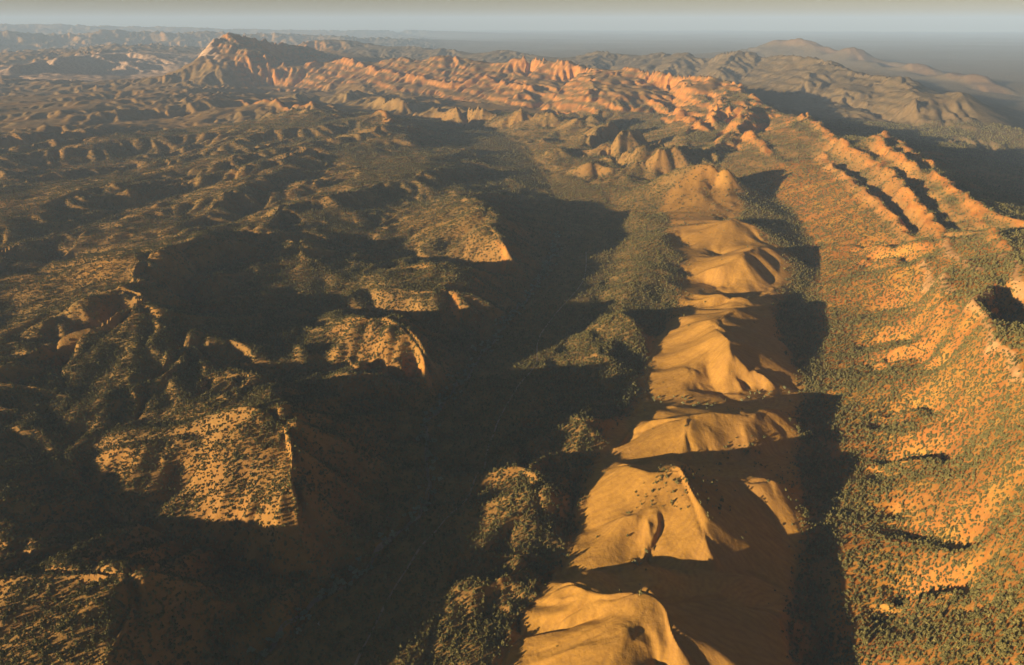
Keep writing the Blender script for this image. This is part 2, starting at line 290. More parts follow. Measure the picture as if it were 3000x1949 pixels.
def solve(acc, cnt, H=None):
    nl, na = acc.shape
    if min(nl, na) > 24:
        p2 = lambda M: np.pad(M, ((0, nl % 2), (0, na % 2)))
        a, c = p2(acc), p2(cnt)
        a = a[::2, ::2] + a[1::2, ::2] + a[::2, 1::2] + a[1::2, 1::2]
        c = c[::2, ::2] + c[1::2, ::2] + c[::2, 1::2] + c[1::2, 1::2]
        Hc = solve(a, c); H = np.repeat(np.repeat(Hc, 2, 0), 2, 1)[:nl, :na]; it = 60
    else:
        H = np.full(acc.shape, 80.0); it = 1500
    m = cnt > 0; v = np.where(m, acc / np.maximum(cnt, 1e-9), 0)
    for _ in range(it):
        P = np.pad(H, 1, mode='edge')
        H = 0.25 * (P[:-2, 1:-1] + P[2:, 1:-1] + P[1:-1, :-2] + P[1:-1, 2:])
        H = np.where(m, v, H)
    return H
H0 = solve(acc, cnt)
def blur(M, n):
    for _ in range(n):
        P = np.pad(M, 1, mode='edge')
        M = (P[:-2, 1:-1] + P[2:, 1:-1] + P[1:-1, :-2] + P[1:-1, 2:] + 4 * P[1:-1, 1:-1]) / 8
    return M
H0s = blur(H0, 2); H0 = blur(H0, 13); kk = np.clip((math.log(4200) - (L0 + DC * np.arange(NL))) / .5, 0, 1)[:, None]; H0 = H0 * (1 - kk) + blur(H0, 7) * kk
print("solve", round(time.time() - T0, 1))

# ------------------------------------------------------------------ regions of ground cover, as outlines on the ground
aa = A0 + DC * np.arange(NA); ll = L0 + DC * np.arange(NL)
GX = np.exp(ll)[:, None] * np.sin(aa)[None, :]; GY = np.exp(ll)[:, None] * np.cos(aa)[None, :] + OY
def region(pts, soft=6):
    P = np.array([at_z(X, Y, z)[:2] for X, Y, z in pts]); m = np.zeros(GX.shape, bool)
    for i in range(len(P)):
        (x0, y0), (x1, y1) = P[i - 1], P[i]
        if y0 == y1: continue
        c = ((y0 > GY) != (y1 > GY)) & (GX < (x1 - x0) * (GY - y0) / (y1 - y0) + x0)
        m ^= c
    return blur(m.astype(float), soft)
OUT = [[(1905,372,190),(1960,412,185),(2020,462,175),(2080,512,165),(2118,552,158)],[(1944,336,290),(2000,362,262),(2050,395,235),(2100,440,220),(2150,500,200),(2190,545,190)],[(1850,280,300),(1900,300,310),(1944,336,290)],
  [(2180,550,198),(2210,590,205),(2262,662,215)],[(2150,590,190),(2170,640,195),(2202,702,200)],[(2385,868,262),(2330,800,262),(2282,730,262),(2272,692,264),(2290,672,262)],[(2300,532,246),(2330,570,256),(2385,650,285)],
  [(2165,408,250),(2215,440,240),(2270,482,232),(2330,510,228),(2385,535,225)],[(2032,322,335),(2075,362,300),(2130,402,246)],[(2046,308,330),(2100,345,300),(2160,392,255)],[(2200,430,242),(2290,520,215)],[(2100,440,220),(2210,560,188)],
  [(560,232,172),(620,240,178),(690,250,182),(740,254,180)],[(860,270,195),(890,276,195),(910,290,180)],[(1150,555,118),(1178,600,80)],[(1106,630,110),(1126,668,64)],[(1059,690,88),(1070,730,60)],[(965,800,110),(1003,868,60)],
  [(715,186,150),(775,182,155),(845,189,160),(895,196,160),(982,204,165),(1070,211,170),(1120,206,180),(1170,213,185),(1230,220,190),(1298,226,195)],[(1500,245,200),(1560,255,210),(1600,275,220)],[(1730,310,255),(1770,330,240),(1790,360,200)],[(1580,275,190),(1640,310,190)]]
am, cm = rasterize([smooth_line([at_z(*q) for q in l]) for l in OUT], False)
OUTC = blur((cm > 0).astype(float), 3)
am, cm = rasterize([[at_r(*q) for q in ELD]], False); ELDC = blur((cm > 0).astype(float), 60)
BARE = region([(1100,1650,20),(1230,1420,20),(1290,1340,20),(1350,1200,20),(1400,1070,25),(1470,930,22),(1500,850,28),(1560,740,36),(1580,640,48),(1580,570,58),(1530,490,66),(1600,440,110),(1680,430,120),(1740,520,100),(1830,590,88),(1790,690,60),(1800,760,60),(1850,900,36),(1860,1000,44),(1870,1150,44),(1850,1290,30),(1815,1400,34),(1840,1560,36),(1850,1800,20)], 26)
SLOPE = region([(2000,1800,10),(1930,1546,14),(1930,1390,20),(1960,1210,32),(1950,1080,34),(1925,980,38),(1900,880,44),(1900,700,54),(1890,600,62),(1850,500,76),(1790,440,95),(1800,390,150),(1900,360,220),(1960,400,226),(2120,545,190),(2300,530,280),(2700,800,300),(2800,1800,300)])
RANGE = region([(600,212,95),(800,208,100),(1000,232,108),(1200,248,118),(1320,275,105),(1500,262,180),(1560,290,185),(1640,345,180),(1700,360,190),(1800,385,180),(1960,400,226),(2120,545,190),(2300,530,280),(2600,700,300),(2800,500,60),(2400,330,200),(2200,200,400),(1750,100,500),(1300,110,500),(700,85,600),(440,110,600),(400,165,120)], 8)
CONES = region([(640,232,110),(900,215,125),(1200,248,120),(1400,262,130),(1560,300,165),(1700,365,180),(1640,430,100),(1500,430,88),(1300,415,70),(1180,300,84),(860,250,105)], 8)
PLAIN = region([(-400,205,80),(0,196,80),(300,198,85),(440,192,90),(520,200,95),(480,150,90),(300,150,90),(150,170,80),(-400,178,80)], 3)

VALLEY = region([(420,1900,0),(560,1500,12),(760,1330,13),(840,1180,16),(880,1060,20),(940,960,20),(1050,860,22),(1130,770,24),(1200,690,28),(1245,610,35),(1235,520,45),(1190,430,60),(1110,360,75),(1000,315,88),(900,280,90),(700,250,95),(600,220,95),(640,212,95),(900,255,95),(1180,310,80),(1300,390,64),(1400,440,55),(1450,510,46),(1440,600,38),(1400,690,30),(1330,800,24),(1270,900,20),(1230,990,16),(1100,1150,14),(1090,1290,13),(1050,1400,12),(1000,1546,10),(900,1900,8)], 10)

# ------------------------------------------------------------------ fine mesh: rows packed where the picture needs them
NU, NV = 1500, 1650
ua = np.linspace(A0, A1, NU)
s = np.linspace(0, 1, NV)
dens = 1.0 / (0.0012 + 0.0048 * np.clip((np.linspace(L0, L1, 400) - math.log(2500)) / 3.2, 0, 1))
cum = np.concatenate([[0], np.cumsum((dens[1:] + dens[:-1]) / 2)]); cum /= cum[-1]
vl = np.interp(s, cum, np.linspace(L0, L1, 400))
rr = np.exp(vl)[:, None]
X = rr * np.sin(ua)[None, :]; Y = rr * np.cos(ua)[None, :] + OY
gi, gj = (vl - L0) / DC, (ua - A0) / DC
def sample(M):
    i = np.clip(gi, 0, NL - 1.001); j = np.clip(gj, 0, NA - 1.001)
    i0 = i.astype(int); j0 = j.astype(int); fi = (i - i0)[:, None]; fj = (j - j0)[None, :]
    fi = fi * fi * (3 - 2 * fi) if False else fi
    a = M[i0][:, j0] * (1 - fi) + M[i0 + 1][:, j0] * fi
    b = M[i0][:, j0 + 1] * (1 - fi) + M[i0 + 1][:, j0 + 1] * fi
    return a * (1 - fj) + b * fj

f32 = np.float32
def hash2(i, j, k):
    n = (i.astype(np.int64) * 374761393 + j.astype(np.int64) * 668265263 + k * 1442695041) & 0xffffffff
    n = ((n ^ (n >> 13)) * 1274126177) & 0xffffffff
    n = (n ^ (n >> 16)) & 0xffffffff
    return (n / 4294967296.0).astype(f32)
def vnoise(x, y, cell, seed):
    x = x / cell; y = y / cell
    i = np.floor(x).astype(np.int64); j = np.floor(y).astype(np.int64)
    fx = (x - i).astype(f32); fy = (y - j).astype(f32); fx = fx*fx*fx*(fx*(fx*6-15)+10); fy = fy*fy*fy*(fy*(fy*6-15)+10)
    a = hash2(i, j, seed); b = hash2(i+1, j, seed); c = hash2(i, j+1, seed); d = hash2(i+1, j+1, seed)
    return (a*(1-fx)+b*fx)*(1-fy)+(c*(1-fx)+d*fx)*fy
def fbm(x, y, cell, seed, n=4, g=0.5):
    o = 0; a = 1; t = 0
    for k in range(n):
        o = o + a * vnoise(x * (1 if k % 2 else .8) + y * (.6 if k % 2 == 0 else 0), y * (.8 if k % 2 == 0 else 1) - x * (.6 if k % 2 == 0 else 0), cell, seed + k * 7); t += a; a *= g; cell *= 0.5
    return o / t
def grads(Z):
    # gradient in world axes on the polar mesh
    dl = np.gradient(Z, vl, axis=0) / rr; da = np.gradient(Z, ua, axis=1) / rr
    sa, ca = np.sin(ua)[None, :], np.cos(ua)[None, :]
    return (dl * sa + da * ca), (dl * ca - da * sa)
def furrows(x, y, dx, dy, cell, seed):
    """Gullies that run down the slope: stripes across direction (dx,dy), one random phase per cell, blended."""
    px = (x / cell); py = (y / cell)
    i = np.floor(px).astype(np.int32); j = np.floor(py).astype(np.int32)
    fx = (px - i).astype(f32); fy = (py - j).astype(f32)
    v = np.zeros(x.shape, f32); gx = np.zeros(x.shape, f32); W = np.zeros(x.shape, f32)
    for a in (-1, 0, 1):
        for b in (-1, 0, 1):
            hx = hash2(i + a, j + b, seed); hy = hash2(i + a, j + b, seed + 99)
            qx = fx - a - hx; qy = fy - b - hy
            wgt = np.exp(-2.5 * (qx * qx + qy * qy)); ph = 6.2832 * (qx * dx + qy * dy)
            v += np.cos(ph) * wgt; gx += -np.sin(ph) * wgt; W += wgt
    return v / W, gx / W

X32, Y32 = X.astype(f32), Y.astype(f32)
bare, slope_m, rng, cones, plain = [sample(M).astype(f32) for M in (BARE, SLOPE, RANGE, CONES, PLAIN)]
outc = sample(OUTC).astype(f32); eldc = sample(ELDC).astype(f32)
rough = np.maximum(np.maximum(rng, cones), np.maximum(slope_m, .65 * np.clip(bare, 0, 1)))
Zb = sample(H0) * (1 - rough) + sample(H0s) * rough
valley = sample(VALLEY).astype(f32)
edge = (fbm(X32, Y32, 240, 97, 5) - .5) * 1.6
bare = np.clip((bare + edge * .9 - .5) * 2 + .5, 0, 1) * (bare > .02); bare = (bare * (1 - .45 * np.clip((np.hypot(X, Y) - 3000) / 1500, 0, 1))).astype(f32)
dist = np.hypot(X, Y).astype(f32)
# rolling ridges of the open hill country, drawn out along the strike
hills = (1 - bare) * (1 - slope_m) * (1 - rng) * (1 - plain) * (1 - valley)
left = np.clip((-(X32 - (Y32 - 3000) * -.12 - 500)) / 900, 0, 1)
th = R(40); U = X32 * math.sin(th) + Y32 * math.cos(th); V = X32 * math.cos(th) - Y32 * math.sin(th)
wx = (fbm(X32, Y32, 700, 61, 3) - .5) * 420; wy = (fbm(X32, Y32, 700, 71, 3) - .5) * 420
def ridged(u, v, cell, seed, n=3):
    o = 0; a = 1; t = 0
    for k in range(n):
        q = vnoise(u, v, cell, seed + k) * 2 - 1
        o = o + a * (1 - np.sqrt(q * q + .012)); t += a; a *= .45; cell *= .5
    return o / t
Z = Zb + hills * (ridged((U + wx) * .28, V + wy, 480, 81, 2) - .62) * (34 + 125 * np.clip((dist - 2400) / 3500, 0, 1)) * left
Z = Z + (fbm(X32, Y32, 420, 3, 3) - .5) * 24 * (1 - 0.8 * bare) * (1 - .6 * valley) + (fbm(X32, Y32, 3000, 5, 5) - .5) * 150 * np.clip((dist - 9000) / 20000, 0, 1) * (1 - plain) * (1 - rng)
gx, gy = grads(Z); steep = np.hypot(gx, gy)
fl = np.clip(steep / 0.16, 0, 1); fl = fl * fl * (3 - 2 * fl)
near_r = .3 + .7 * np.clip((dist - 4800) / 1500, 0, 1)
h = np.zeros(X.shape, f32); ex = np.zeros(X.shape, f32); ey = np.zeros(X.shape, f32)
nrm = np.maximum(steep, 1e-4)
bx, by = (gy / nrm).astype(f32), (-gx / nrm).astype(f32)
for k, (cell, amp, w_b, w_s, w_r) in enumerate([(1500, .11, 0, 0, .8), (620, .055, 0, .1, 1.1), (300, .075, .10, .12, 1.0), (140, .115, .5, .2, 1.5), (66, .045, .6, .4, 1.2), (30, .025, .25, .35, .6), (13, .02, .35, .3, .3)]):
    fade = np.clip(1.6 - dist * 0.0014 / (cell * 0.25), 0, 1)           # drop what the mesh cannot carry there
    reg = bare * w_b + slope_m * w_s + (1 - np.clip(bare + slope_m, 0, 1)) * ((1 - rng) * (1.0 if cell < 400 else .35) * (.25 + .75 * np.maximum(left, cones)) + rng * w_r * near_r)
    if cell == 1500: reg = reg * 2.4 * np.clip((dist - 12500) / 5000, 0, 1) * (1 - rng)
    dx, dy = bx + ex * 0.9, by + ey * 0.9
    v, gp = furrows(X32, Y32, dx * fl, dy * fl, cell, 11 + k * 5)
    A = (cell * amp * fade * reg * fl * (0.5 + np.clip(steep, 0, .8))).astype(f32)
    h += v * A
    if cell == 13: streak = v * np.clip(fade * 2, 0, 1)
    ex += gp * bx * amp * 8 * reg; ey += gp * by * amp * 8 * reg
Z = Z + h
Z = Z + np.clip(outc * 3, 0, 1) * (1 + 8 * vnoise(X32, Y32, 60, 33) + 13 * np.clip((dist - 2600) / 800, 0, 1) * vnoise(X32, Y32, 110, 35)) * (.3 + .7 * np.clip((dist - 1800) / 1200, 0, 1)) * (1 + dist / 5000)
print("furrows", round(time.time() - T0, 1))
# strata: hard beds stand out as ledges on the range and the hogbacks
dipc = Z + 0.05 * X - 0.02 * Y + (fbm(X32, Y32, 900, 21, 4) - .5) * 60
ph = dipc / 64.0; fr = ph - np.floor(ph)
stepf = np.where(fr < .68, fr * .55 / .68, .55 + (fr - .68) * .45 / .32) - fr
Z = Z + rng * near_r * np.clip(steep / .25, 0, 1) * stepf * 64 * 2.3 * (0.35 + 0.9 * vnoise(X32, Y32, 700, 31))
Z = Z + rng * near_r * (fbm(X32, Y32, 120, 41, 4) - .5) * 26 * np.clip(steep / .25, 0, 1)
# creek bed cut
gx, gy = grads(Z); steep2 = np.hypot(gx, gy).astype(f32)
print("strata", round(time.time() - T0, 1))

# ------------------------------------------------------------------ cover
ledge = ((fr > .66) & (fr < 1.0)).astype(f32)
n1 = fbm(X32, Y32, 260, 51, 5); n2 = fbm(X32, Y32, 60, 53, 4)
rock = rng * near_r * np.clip((steep2 - .50) * 2.2 + (n2 - .5) * 2.2 + ledge * 1.1 - .48, 0, 1)
crest_az = np.array([math.atan2(*at_r(*q)[:2]) for q in MAIN]); crest_r = np.array([q[2] * 1000 for q in MAIN])
az = np.arctan2(X, Y); back = np.clip((dist - np.interp(az, crest_az, crest_r) - 500) / 600, 0, 1) * np.clip((az - math.atan2(*at_r(760,152,12.2)[:2])) / .05, 0, 1)
back = back.astype(f32)
rock = rock * (1 - .72 * back)
rock = np.maximum(rock, np.clip((outc - .12) * 3.5 + (n2 - .5) * 1.6, 0, .95) * np.clip(outc * 8, 0, 1))
rock = np.maximum(rock, np.clip(eldc * 14 - .4, 0, .85)); Z = Z + np.clip(eldc * 12, 0, 1) * (ridged(X32, Y32, 1300, 45, 4) - .6) * 420
rock = np.maximum(rock, 0.12 * (1 - bare) * (1 - rng) * np.clip((steep2 - .62) * 3 + (n2 - .5) * 2, 0, 1))
veg = np.clip(0.55 + .22 * left * (1 - rng) * np.clip((dist - 1000) / 1200, .4, 1) + .42 * back + .25 * valley + .2 * (1 - left) * (1 - bare) * (1 - rng) * (1 - slope_m) * (1 - cones) + .22 * rng * (1 - slope_m) + .22 * cones * (1 - rng) + (n1 - .5) * .8 - bare * 1.6 - rock * .8 - plain * .9, 0, 1)

# ------------------------------------------------------------------ meshes
def make_mesh(name, faces_mask):
    idx = np.arange(NU * NV).reshape(NV, NU)
    q = np.stack([idx[:-1, :-1], idx[:-1, 1:], idx[1:, 1:], idx[1:, :-1]], -1)[faces_mask].reshape(-1)
    used, inv = np.unique(q, return_inverse=True)
    me = bpy.data.meshes.new(name)
    co = np.stack([X.ravel()[used], Y.ravel()[used], Z.ravel()[used]], -1).astype(f32)
    me.vertices.add(len(used)); me.vertices.foreach_set("co", co.ravel())
    nq = len(q) // 4
    me.loops.add(nq * 4); me.loops.foreach_set("vertex_index", inv[::1].astype(np.int32))
    me.polygons.add(nq); me.polygons.foreach_set("loop_start", np.arange(0, nq * 4, 4, dtype=np.int32))
    me.polygons.foreach_set("use_smooth", np.ones(nq, bool))
    me.update(calc_edges=True)
    nv = np.stack([-NX.ravel()[used], -NY.ravel()[used], np.ones(len(used))], -1); nv /= np.linalg.norm(nv, axis=1)[:, None]
    me.normals_split_custom_set_from_vertices(nv.astype(f32))
    for nm, arr in (("bare", bare), ("rock", rock), ("veg", veg), ("range", rng), ("slope", slope_m), ("plain", plain), ("streak", streak), ("back", back)):
        at = me.attributes.new(nm, 'FLOAT', 'POINT'); at.data.foreach_set("value", arr.ravel()[used].astype(f32))
    o = bpy.data.objects.new(name, me); C.objects.link(o)
    return o

def M(name):
    m = bpy.data.materials.new(name); m.use_nodes = True; return m, m.node_tree, m.node_tree.nodes, m.node_tree.links
def ground_material():
    m, t, N, L = M("ground_cover")
    b = N["Principled BSDF"]; b.inputs["Roughness"].default_value = 0.95; b.inputs["Specular IOR Level"].default_value = 0.08
    geo = N.new("ShaderNodeNewGeometry")
    def attr(n): a = N.new("ShaderNodeAttribute"); a.attribute_name = n; return a.outputs["Fac"]
    def noise(scale, detail=4, rough=.6, sc3=None):
        n = N.new("ShaderNodeTexNoise"); n.inputs["Scale"].default_value = scale; n.inputs["Detail"].default_value = detail; n.inputs["Roughness"].default_value = rough
        if sc3:
            mp = N.new("ShaderNodeMapping"); mp.inputs["Scale"].default_value = sc3; L.new(geo.outputs["Position"], mp.inputs[0]); L.new(mp.outputs[0], n.inputs["Vector"])
        else: L.new(geo.outputs["Position"], n.inputs["Vector"])
        return n.outputs["Fac"]
    def ramp(v, a, c0, bb, c1):
        r = N.new("ShaderNodeValToRGB"); r.color_ramp.elements[0].position = a; r.color_ramp.elements[0].color = (*c0, 1)
        r.color_ramp.elements[1].position = bb; r.color_ramp.elements[1].color = (*c1, 1); L.new(v, r.inputs[0]); return r.outputs[0]
    def mix(f, a, bb):
        x = N.new("ShaderNodeMix"); x.data_type = 'RGBA'
        if isinstance(f, float): x.inputs[0].default_value = f
        else: L.new(f, x.inputs[0])
        for s_, v in ((6, a), (7, bb)):
            if isinstance(v, tuple): x.inputs[s_].default_value = (*v, 1)
            else: L.new(v, x.inputs[s_])
        return x.outputs[2]
    def math_(op, a, bb=None, clamp=False):
        x = N.new("ShaderNodeMath"); x.operation = op; x.use_clamp = clamp
        for s_, v in ((0, a), (1, bb)):
            if v is None: continue
            if isinstance(v, (int, float)): x.inputs[s_].default_value = v
            else: L.new(v, x.inputs[s_])
        return x.outputs[0]
    big, mid, fine = noise(.004), noise(.03, 5), noise(.22, 4, .7)
    soil = ramp(big, .38, (.22, .115, .045), .62, (.34, .175, .045))
    soil = mix(math_('MULTIPLY', mid, .5), soil, (.27, .18, .07))
    grass = ramp(mid, .35, (.115, .108, .050), .65, (.215, .18, .080))
    tuft = math_('MULTIPLY', math_('SUBTRACT', fine, .42), 6.0, True)
    vg = math_('MULTIPLY', attr("veg"), math_('ADD', .35, math_('MULTIPLY', tuft, .65)), True)
    vg = math_('MULTIPLY', vg, math_('SUBTRACT', 1.0, math_('MULTIPLY', attr('slope'), .66)), True)
    base = mix(vg, soil, grass)
    orange = ramp(mid, .38, (.38, .16, .03), .66, (.41, .26, .058))
    orange = mix(math_('MULTIPLY', math_('SUBTRACT', noise(.009, 6, .65), .44), 5.0, True), orange, (.36, .145, .034))
    base = mix(math_('MULTIPLY', attr("slope"), math_('SUBTRACT', 1.0, math_('MULTIPLY', vg, .55)), True), base, orange)
    streak = noise(.05, 5, .65, (1, 1, .25))
    barec = ramp(streak, .3, (.30, .175, .042), .7, (.41, .245, .062))
    barec = mix(math_('MULTIPLY', math_('SUBTRACT', big, .5), 3.0, True), barec, (.33, .195, .08))
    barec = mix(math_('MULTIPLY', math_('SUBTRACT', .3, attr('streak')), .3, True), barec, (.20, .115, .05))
    base = mix(attr("bare"), base, barec)
    rk = ramp(noise(.012, 6, .7, (1, 1, 4)), .35, (.33, .135, .032), .65, (.45, .23, .065))
    rk = mix(math_('MULTIPLY', attr('slope'), .8), rk, ramp(noise(.06, 5), .35, (.36, .22, .11), .65, (.52, .36, .21)))
    base = mix(attr("rock"), base, rk)
    base = mix(math_('MULTIPLY', attr('back'), .75), base, ramp(mid, .4, (.105, .092, .062), .62, (.15, .125, .085)))
    base = mix(attr("plain"), base, ramp(mid, .4, (.36, .25, .19), .6, (.50, .38, .30)))
    cast = N.new('ShaderNodeMix'); cast.data_type = 'RGBA'; cast.blend_type = 'MULTIPLY'; cast.inputs[0].default_value = 1; L.new(base, cast.inputs[6]); cast.inputs[7].default_value = (1.04, .93, .70, 1); base = cast.outputs[2]
    L.new(base, b.inputs["Base Color"])
    bump = N.new("ShaderNodeBump"); bump.inputs["Strength"].default_value = 1.0; bump.inputs["Distance"].default_value = 1.6
    hh = math_('ADD', math_('MULTIPLY', fine, math_('ADD', .25, attr("veg"))), math_('MULTIPLY', noise(.08, 5), 1.3))
    L.new(hh, bump.inputs["Height"]); L.new(bump.outputs[0], b.inputs["Normal"])
    return m
GROUND = ground_material()
NX, NY = grads(Z)
cellc = lambda A: (A[:-1, :-1] + A[1:, :-1] + A[:-1, 1:] + A[1:, 1:]) / 4
cb, cs, cr, cp, cv, cd, cc = [cellc(A) for A in (bare, slope_m, rng, plain, valley, dist, cones)]
left_side = cellc(X32) < -180 + (cellc(Y32) - 1000) * .12
kind = np.zeros(cb.shape, int)
kind[left_side & (cv < .5)] = 1
kind[cd > 17500] = 5
kind[cc > .5] = 6
kind[cr > .5] = 4
kind[(cr > .5) & (cd > 13500)] = 5
kind[cs > .5] = 3
kind[cb > .5] = 2
kind[cp > .5] = 7
for k, (nm, lab) in enumerate([("ground", "dark scrub covered valley floor with low foothills between the ridges"),
        ("hills", "rounded scrubby hills left of the creek with a sharp lit crest along the valley"),
        ("bare_hills", "chain of smooth bare tan hills with sharp crests and black shadows"),
        ("wooded_slope", "orange slope dotted with green trees rising to the right edge"),
        ("mountain_range", "rocky orange mountain range with banded cliffs across the distance"),
        ("distant_hills", "pale blue ranges and plains fading into haze at the horizon"),
        ("foothills", "row of small pointed cone hills at the foot of the rocky range"),
        ("plain", "flat pinkish clearing below the high peak on the left")]):
    o = make_mesh(nm, kind == k); o.data.materials.append(GROUND); o["kind"] = "structure"; o["label"] = lab
print("mesh", round(time.time() - T0, 1))

# ------------------------------------------------------------------ standing on the ground
Z32 = Z.astype(f32)
def ground_z(x, y):
    x = np.asarray(x, float); y = np.asarray(y, float)
    j = np.clip((np.arctan2(x, y - OY) - A0) / (A1 - A0) * (NU - 1), 0, NU - 1.001)
    i = np.clip(np.interp(np.log(np.hypot(x, y - OY)), vl, np.arange(NV)), 0, NV - 1.001)
    i0 = i.astype(int); j0 = j.astype(int); fi = i - i0; fj = j - j0
    return (Z[i0, j0] * (1 - fi) + Z[i0 + 1, j0] * fi) * (1 - fj) + (Z[i0, j0 + 1] * (1 - fi) + Z[i0 + 1, j0 + 1] * fi) * fj
def in_frame(x, y, z, m=1.06):
    d = y * CP - (z - CAM_Z) * SP; u = x / d * FPX; v = (y * SP + (z - CAM_Z) * CP) / d * FPX
    return (d > 0) & (abs(u) < 512 * m) & (v < 332 * m) & (v > -332 * m)
def drape(name, pts, width, lift, col, label, wob=0.0):
    P = smooth_line([at_z(*p)[:2] for p in pts], 12)
    seg = np.hypot(*np.diff(P, axis=0).T); t = np.concatenate([[0], np.cumsum(seg)]); n = int(t[-1] / 5)
    tt = np.linspace(0, t[-1], n); x = np.interp(tt, t, P[:, 0]); y = np.interp(tt, t, P[:, 1])
    if wob:
        x = x + (fbm(x.astype(f32), y.astype(f32), 90, 5, 3) - .5) * wob; y = y + (fbm(x.astype(f32), y.astype(f32), 90, 8, 3) - .5) * wob
    dx, dy = np.gradient(x), np.gradient(y); nn = np.hypot(dx, dy); dx /= nn; dy /= nn
    wv = width * (.75 + .5 * vnoise(tt, tt * 0, 40, 3)); vs = []
    for k in (-1, -.33, .33, 1):
        px, py = x - dy * wv / 2 * k, y + dx * wv / 2 * k; vs.append(np.stack([px, py, ground_z(px, py) + lift], -1))
    V = np.stack(vs, 1).reshape(-1, 3); F = [(4*i+k, 4*i+k+1, 4*i+k+5, 4*i+k+4) for i in range(n - 1) for k in range(3)]
    me = bpy.data.meshes.new(name); me.from_pydata(V.tolist(), [], F); me.update()
    o = bpy.data.objects.new(name, me); C.objects.link(o)
    m, t_, N, L = M(name + "_earth"); b = N["Principled BSDF"]; b.inputs["Roughness"].default_value = 1
    nz = N.new("ShaderNodeTexNoise"); nz.inputs["Scale"].default_value = .08; nz.inputs["Detail"].default_value = 4; gg = N.new("ShaderNodeNewGeometry"); L.new(gg.outputs["Position"], nz.inputs["Vector"])
    rp = N.new("ShaderNodeValToRGB"); rp.color_ramp.elements[0].color = (*[c * .7 for c in col], 1); rp.color_ramp.elements[1].color = (*col, 1); rp.color_ramp.elements[0].position = .35; rp.color_ramp.elements[1].position = .65
    L.new(nz.outputs["Fac"], rp.inputs[0]); L.new(rp.outputs[0], b.inputs["Base Color"]); me.materials.append(m)
    o["kind"] = "structure"; o["label"] = label; return o
TRACK = [(800,1640,4),(830,1546,6),(862,1480,7),(905,1395,8),(950,1320,9),(1005,1245,10),(1075,1180,11),(1120,1110,12),(1140,1040,13),(1165,970,15),(1205,900,18),(1245,850,20),(1252,790,22),(1290,730,26),(1350,660,32),(1362,620,36),(1362,580,38)]
drape("dirt_track", TRACK, 4, .5, (.36, .25, .16), "thin pale dirt track running along the dark valley floor")
drape("creek_bed", CREEK[:12], 8, .5, (.26, .19, .13), "sandy dry creek bed winding down the valley between trees", 40)

# ------------------------------------------------------------------ trees and scrub
rs = np.random.RandomState(7)
def tree_mesh(name, kind, seed):
    """crown: leaf sprays on the surface and inside of an uneven crown; trunk: tapered, forking"""
    q = np.random.RandomState(seed); V, F = [], []
    if kind == 'pine': n, hh, ww, base = 46, 1.0, .36, .06
    elif kind == 'bush': n, hh, ww, base = 40, .75, .42, .02
    else: n, hh, ww, base = 90, 1.0, .42, .30
    lobes = [(q.normal(0, .35 * ww), q.normal(0, .35 * ww), q.uniform(base + .1, hh * .8), q.uniform(.55, .95)) for _ in range(1 if kind == 'pine' else 6)]
    for k in range(n):
        if kind == 'pine':
            t = q.uniform(0, 1) ** .8; z = base + (hh - base) * t; rad = ww * (1 - t) ** .65 * (1.0 if t > .15 else .75); cx = cy = 0
            a = q.uniform(0, 6.283); rr_ = rad * q.uniform(.45, 1.0); c = np.array([cx + rr_ * math.cos(a), cy + rr_ * math.sin(a), z]); size = .15
        else:
            lx, ly, lz, ls = lobes[q.randint(len(lobes))]; d = q.normal(0, 1, 3); d /= np.linalg.norm(d); rad = ww * .62 * ls * q.uniform(.5, 1)
            c = np.array([lx + d[0] * rad, ly + d[1] * rad, max(base * .8, lz + d[2] * rad * .75)]); size = .13 if kind == 'gum' else .17
        for _ in range(2):
            d1 = q.normal(0, 1, 3); d1 /= np.linalg.norm(d1); d2 = q.normal(0, 1, 3); d2 -= d1 * d2.dot(d1); d2 /= np.linalg.norm(d2)
            s1, s2 = size * q.uniform(.7, 1.2), size * q.uniform(.5, .9); i0 = len(V)
            V += [c - d1 * s1, c - d2 * s2, c + d1 * s1, c + d2 * s2]; F.append((i0, i0 + 1, i0 + 2, i0 + 3))
    me = bpy.data.meshes.new(name); me.from_pydata([tuple(v) for v in V], [], F); me.update(); return me
def trunk_mesh(name, h, r_, fork):
    V, F = [], []
    def seg(p, q_, r0, r1):
        i0 = len(V); p = np.array(p); q_ = np.array(q_)
        for c, rr_ in ((p, r0), (q_, r1)):
            for k in range(6): V.append((c[0] + rr_ * math.cos(k * 1.047), c[1] + rr_ * math.sin(k * 1.047), c[2]))
        F.extend([(i0 + k, i0 + (k + 1) % 6, i0 + 6 + (k + 1) % 6, i0 + 6 + k) for k in range(6)]); F.append(tuple(i0 + 6 + k for k in range(6)))
    seg((0, 0, -.06), (.02, 0, h * .5), r_, r_ * .75); seg((.02, 0, h * .5), (0, .02, h), r_ * .75, r_ * .3)
    if fork:
        for a in (0.4, 2.6, 4.5): seg((.02, 0, h * .45), (.2 * math.cos(a), .2 * math.sin(a), h * .95), r_ * .55, r_ * .2)
    me = bpy.data.meshes.new(name); me.from_pydata(V, [], F); me.update(); return me
def leaf_mat(name, c0, c1):
    m, t, N, L = M(name); b = N["Principled BSDF"]; b.inputs["Roughness"].default_value = .8; b.inputs["Specular IOR Level"].default_value = .15
    oi = N.new("ShaderNodeObjectInfo"); rp = N.new("ShaderNodeValToRGB"); rp.color_ramp.elements[0].color = (*c0, 1); rp.color_ramp.elements[1].color = (*c1, 1)
    L.new(oi.outputs["Random"], rp.inputs[0]); L.new(rp.outputs[0], b.inputs["Base Color"]); return m
PINE = leaf_mat("pine_foliage", (.12, .115, .038), (.24, .205, .065)); GUM = leaf_mat("gum_foliage", (.19, .22, .14), (.29, .31, .19))
BARK = leaf_mat("bark", (.16, .12, .09), (.24, .20, .16))
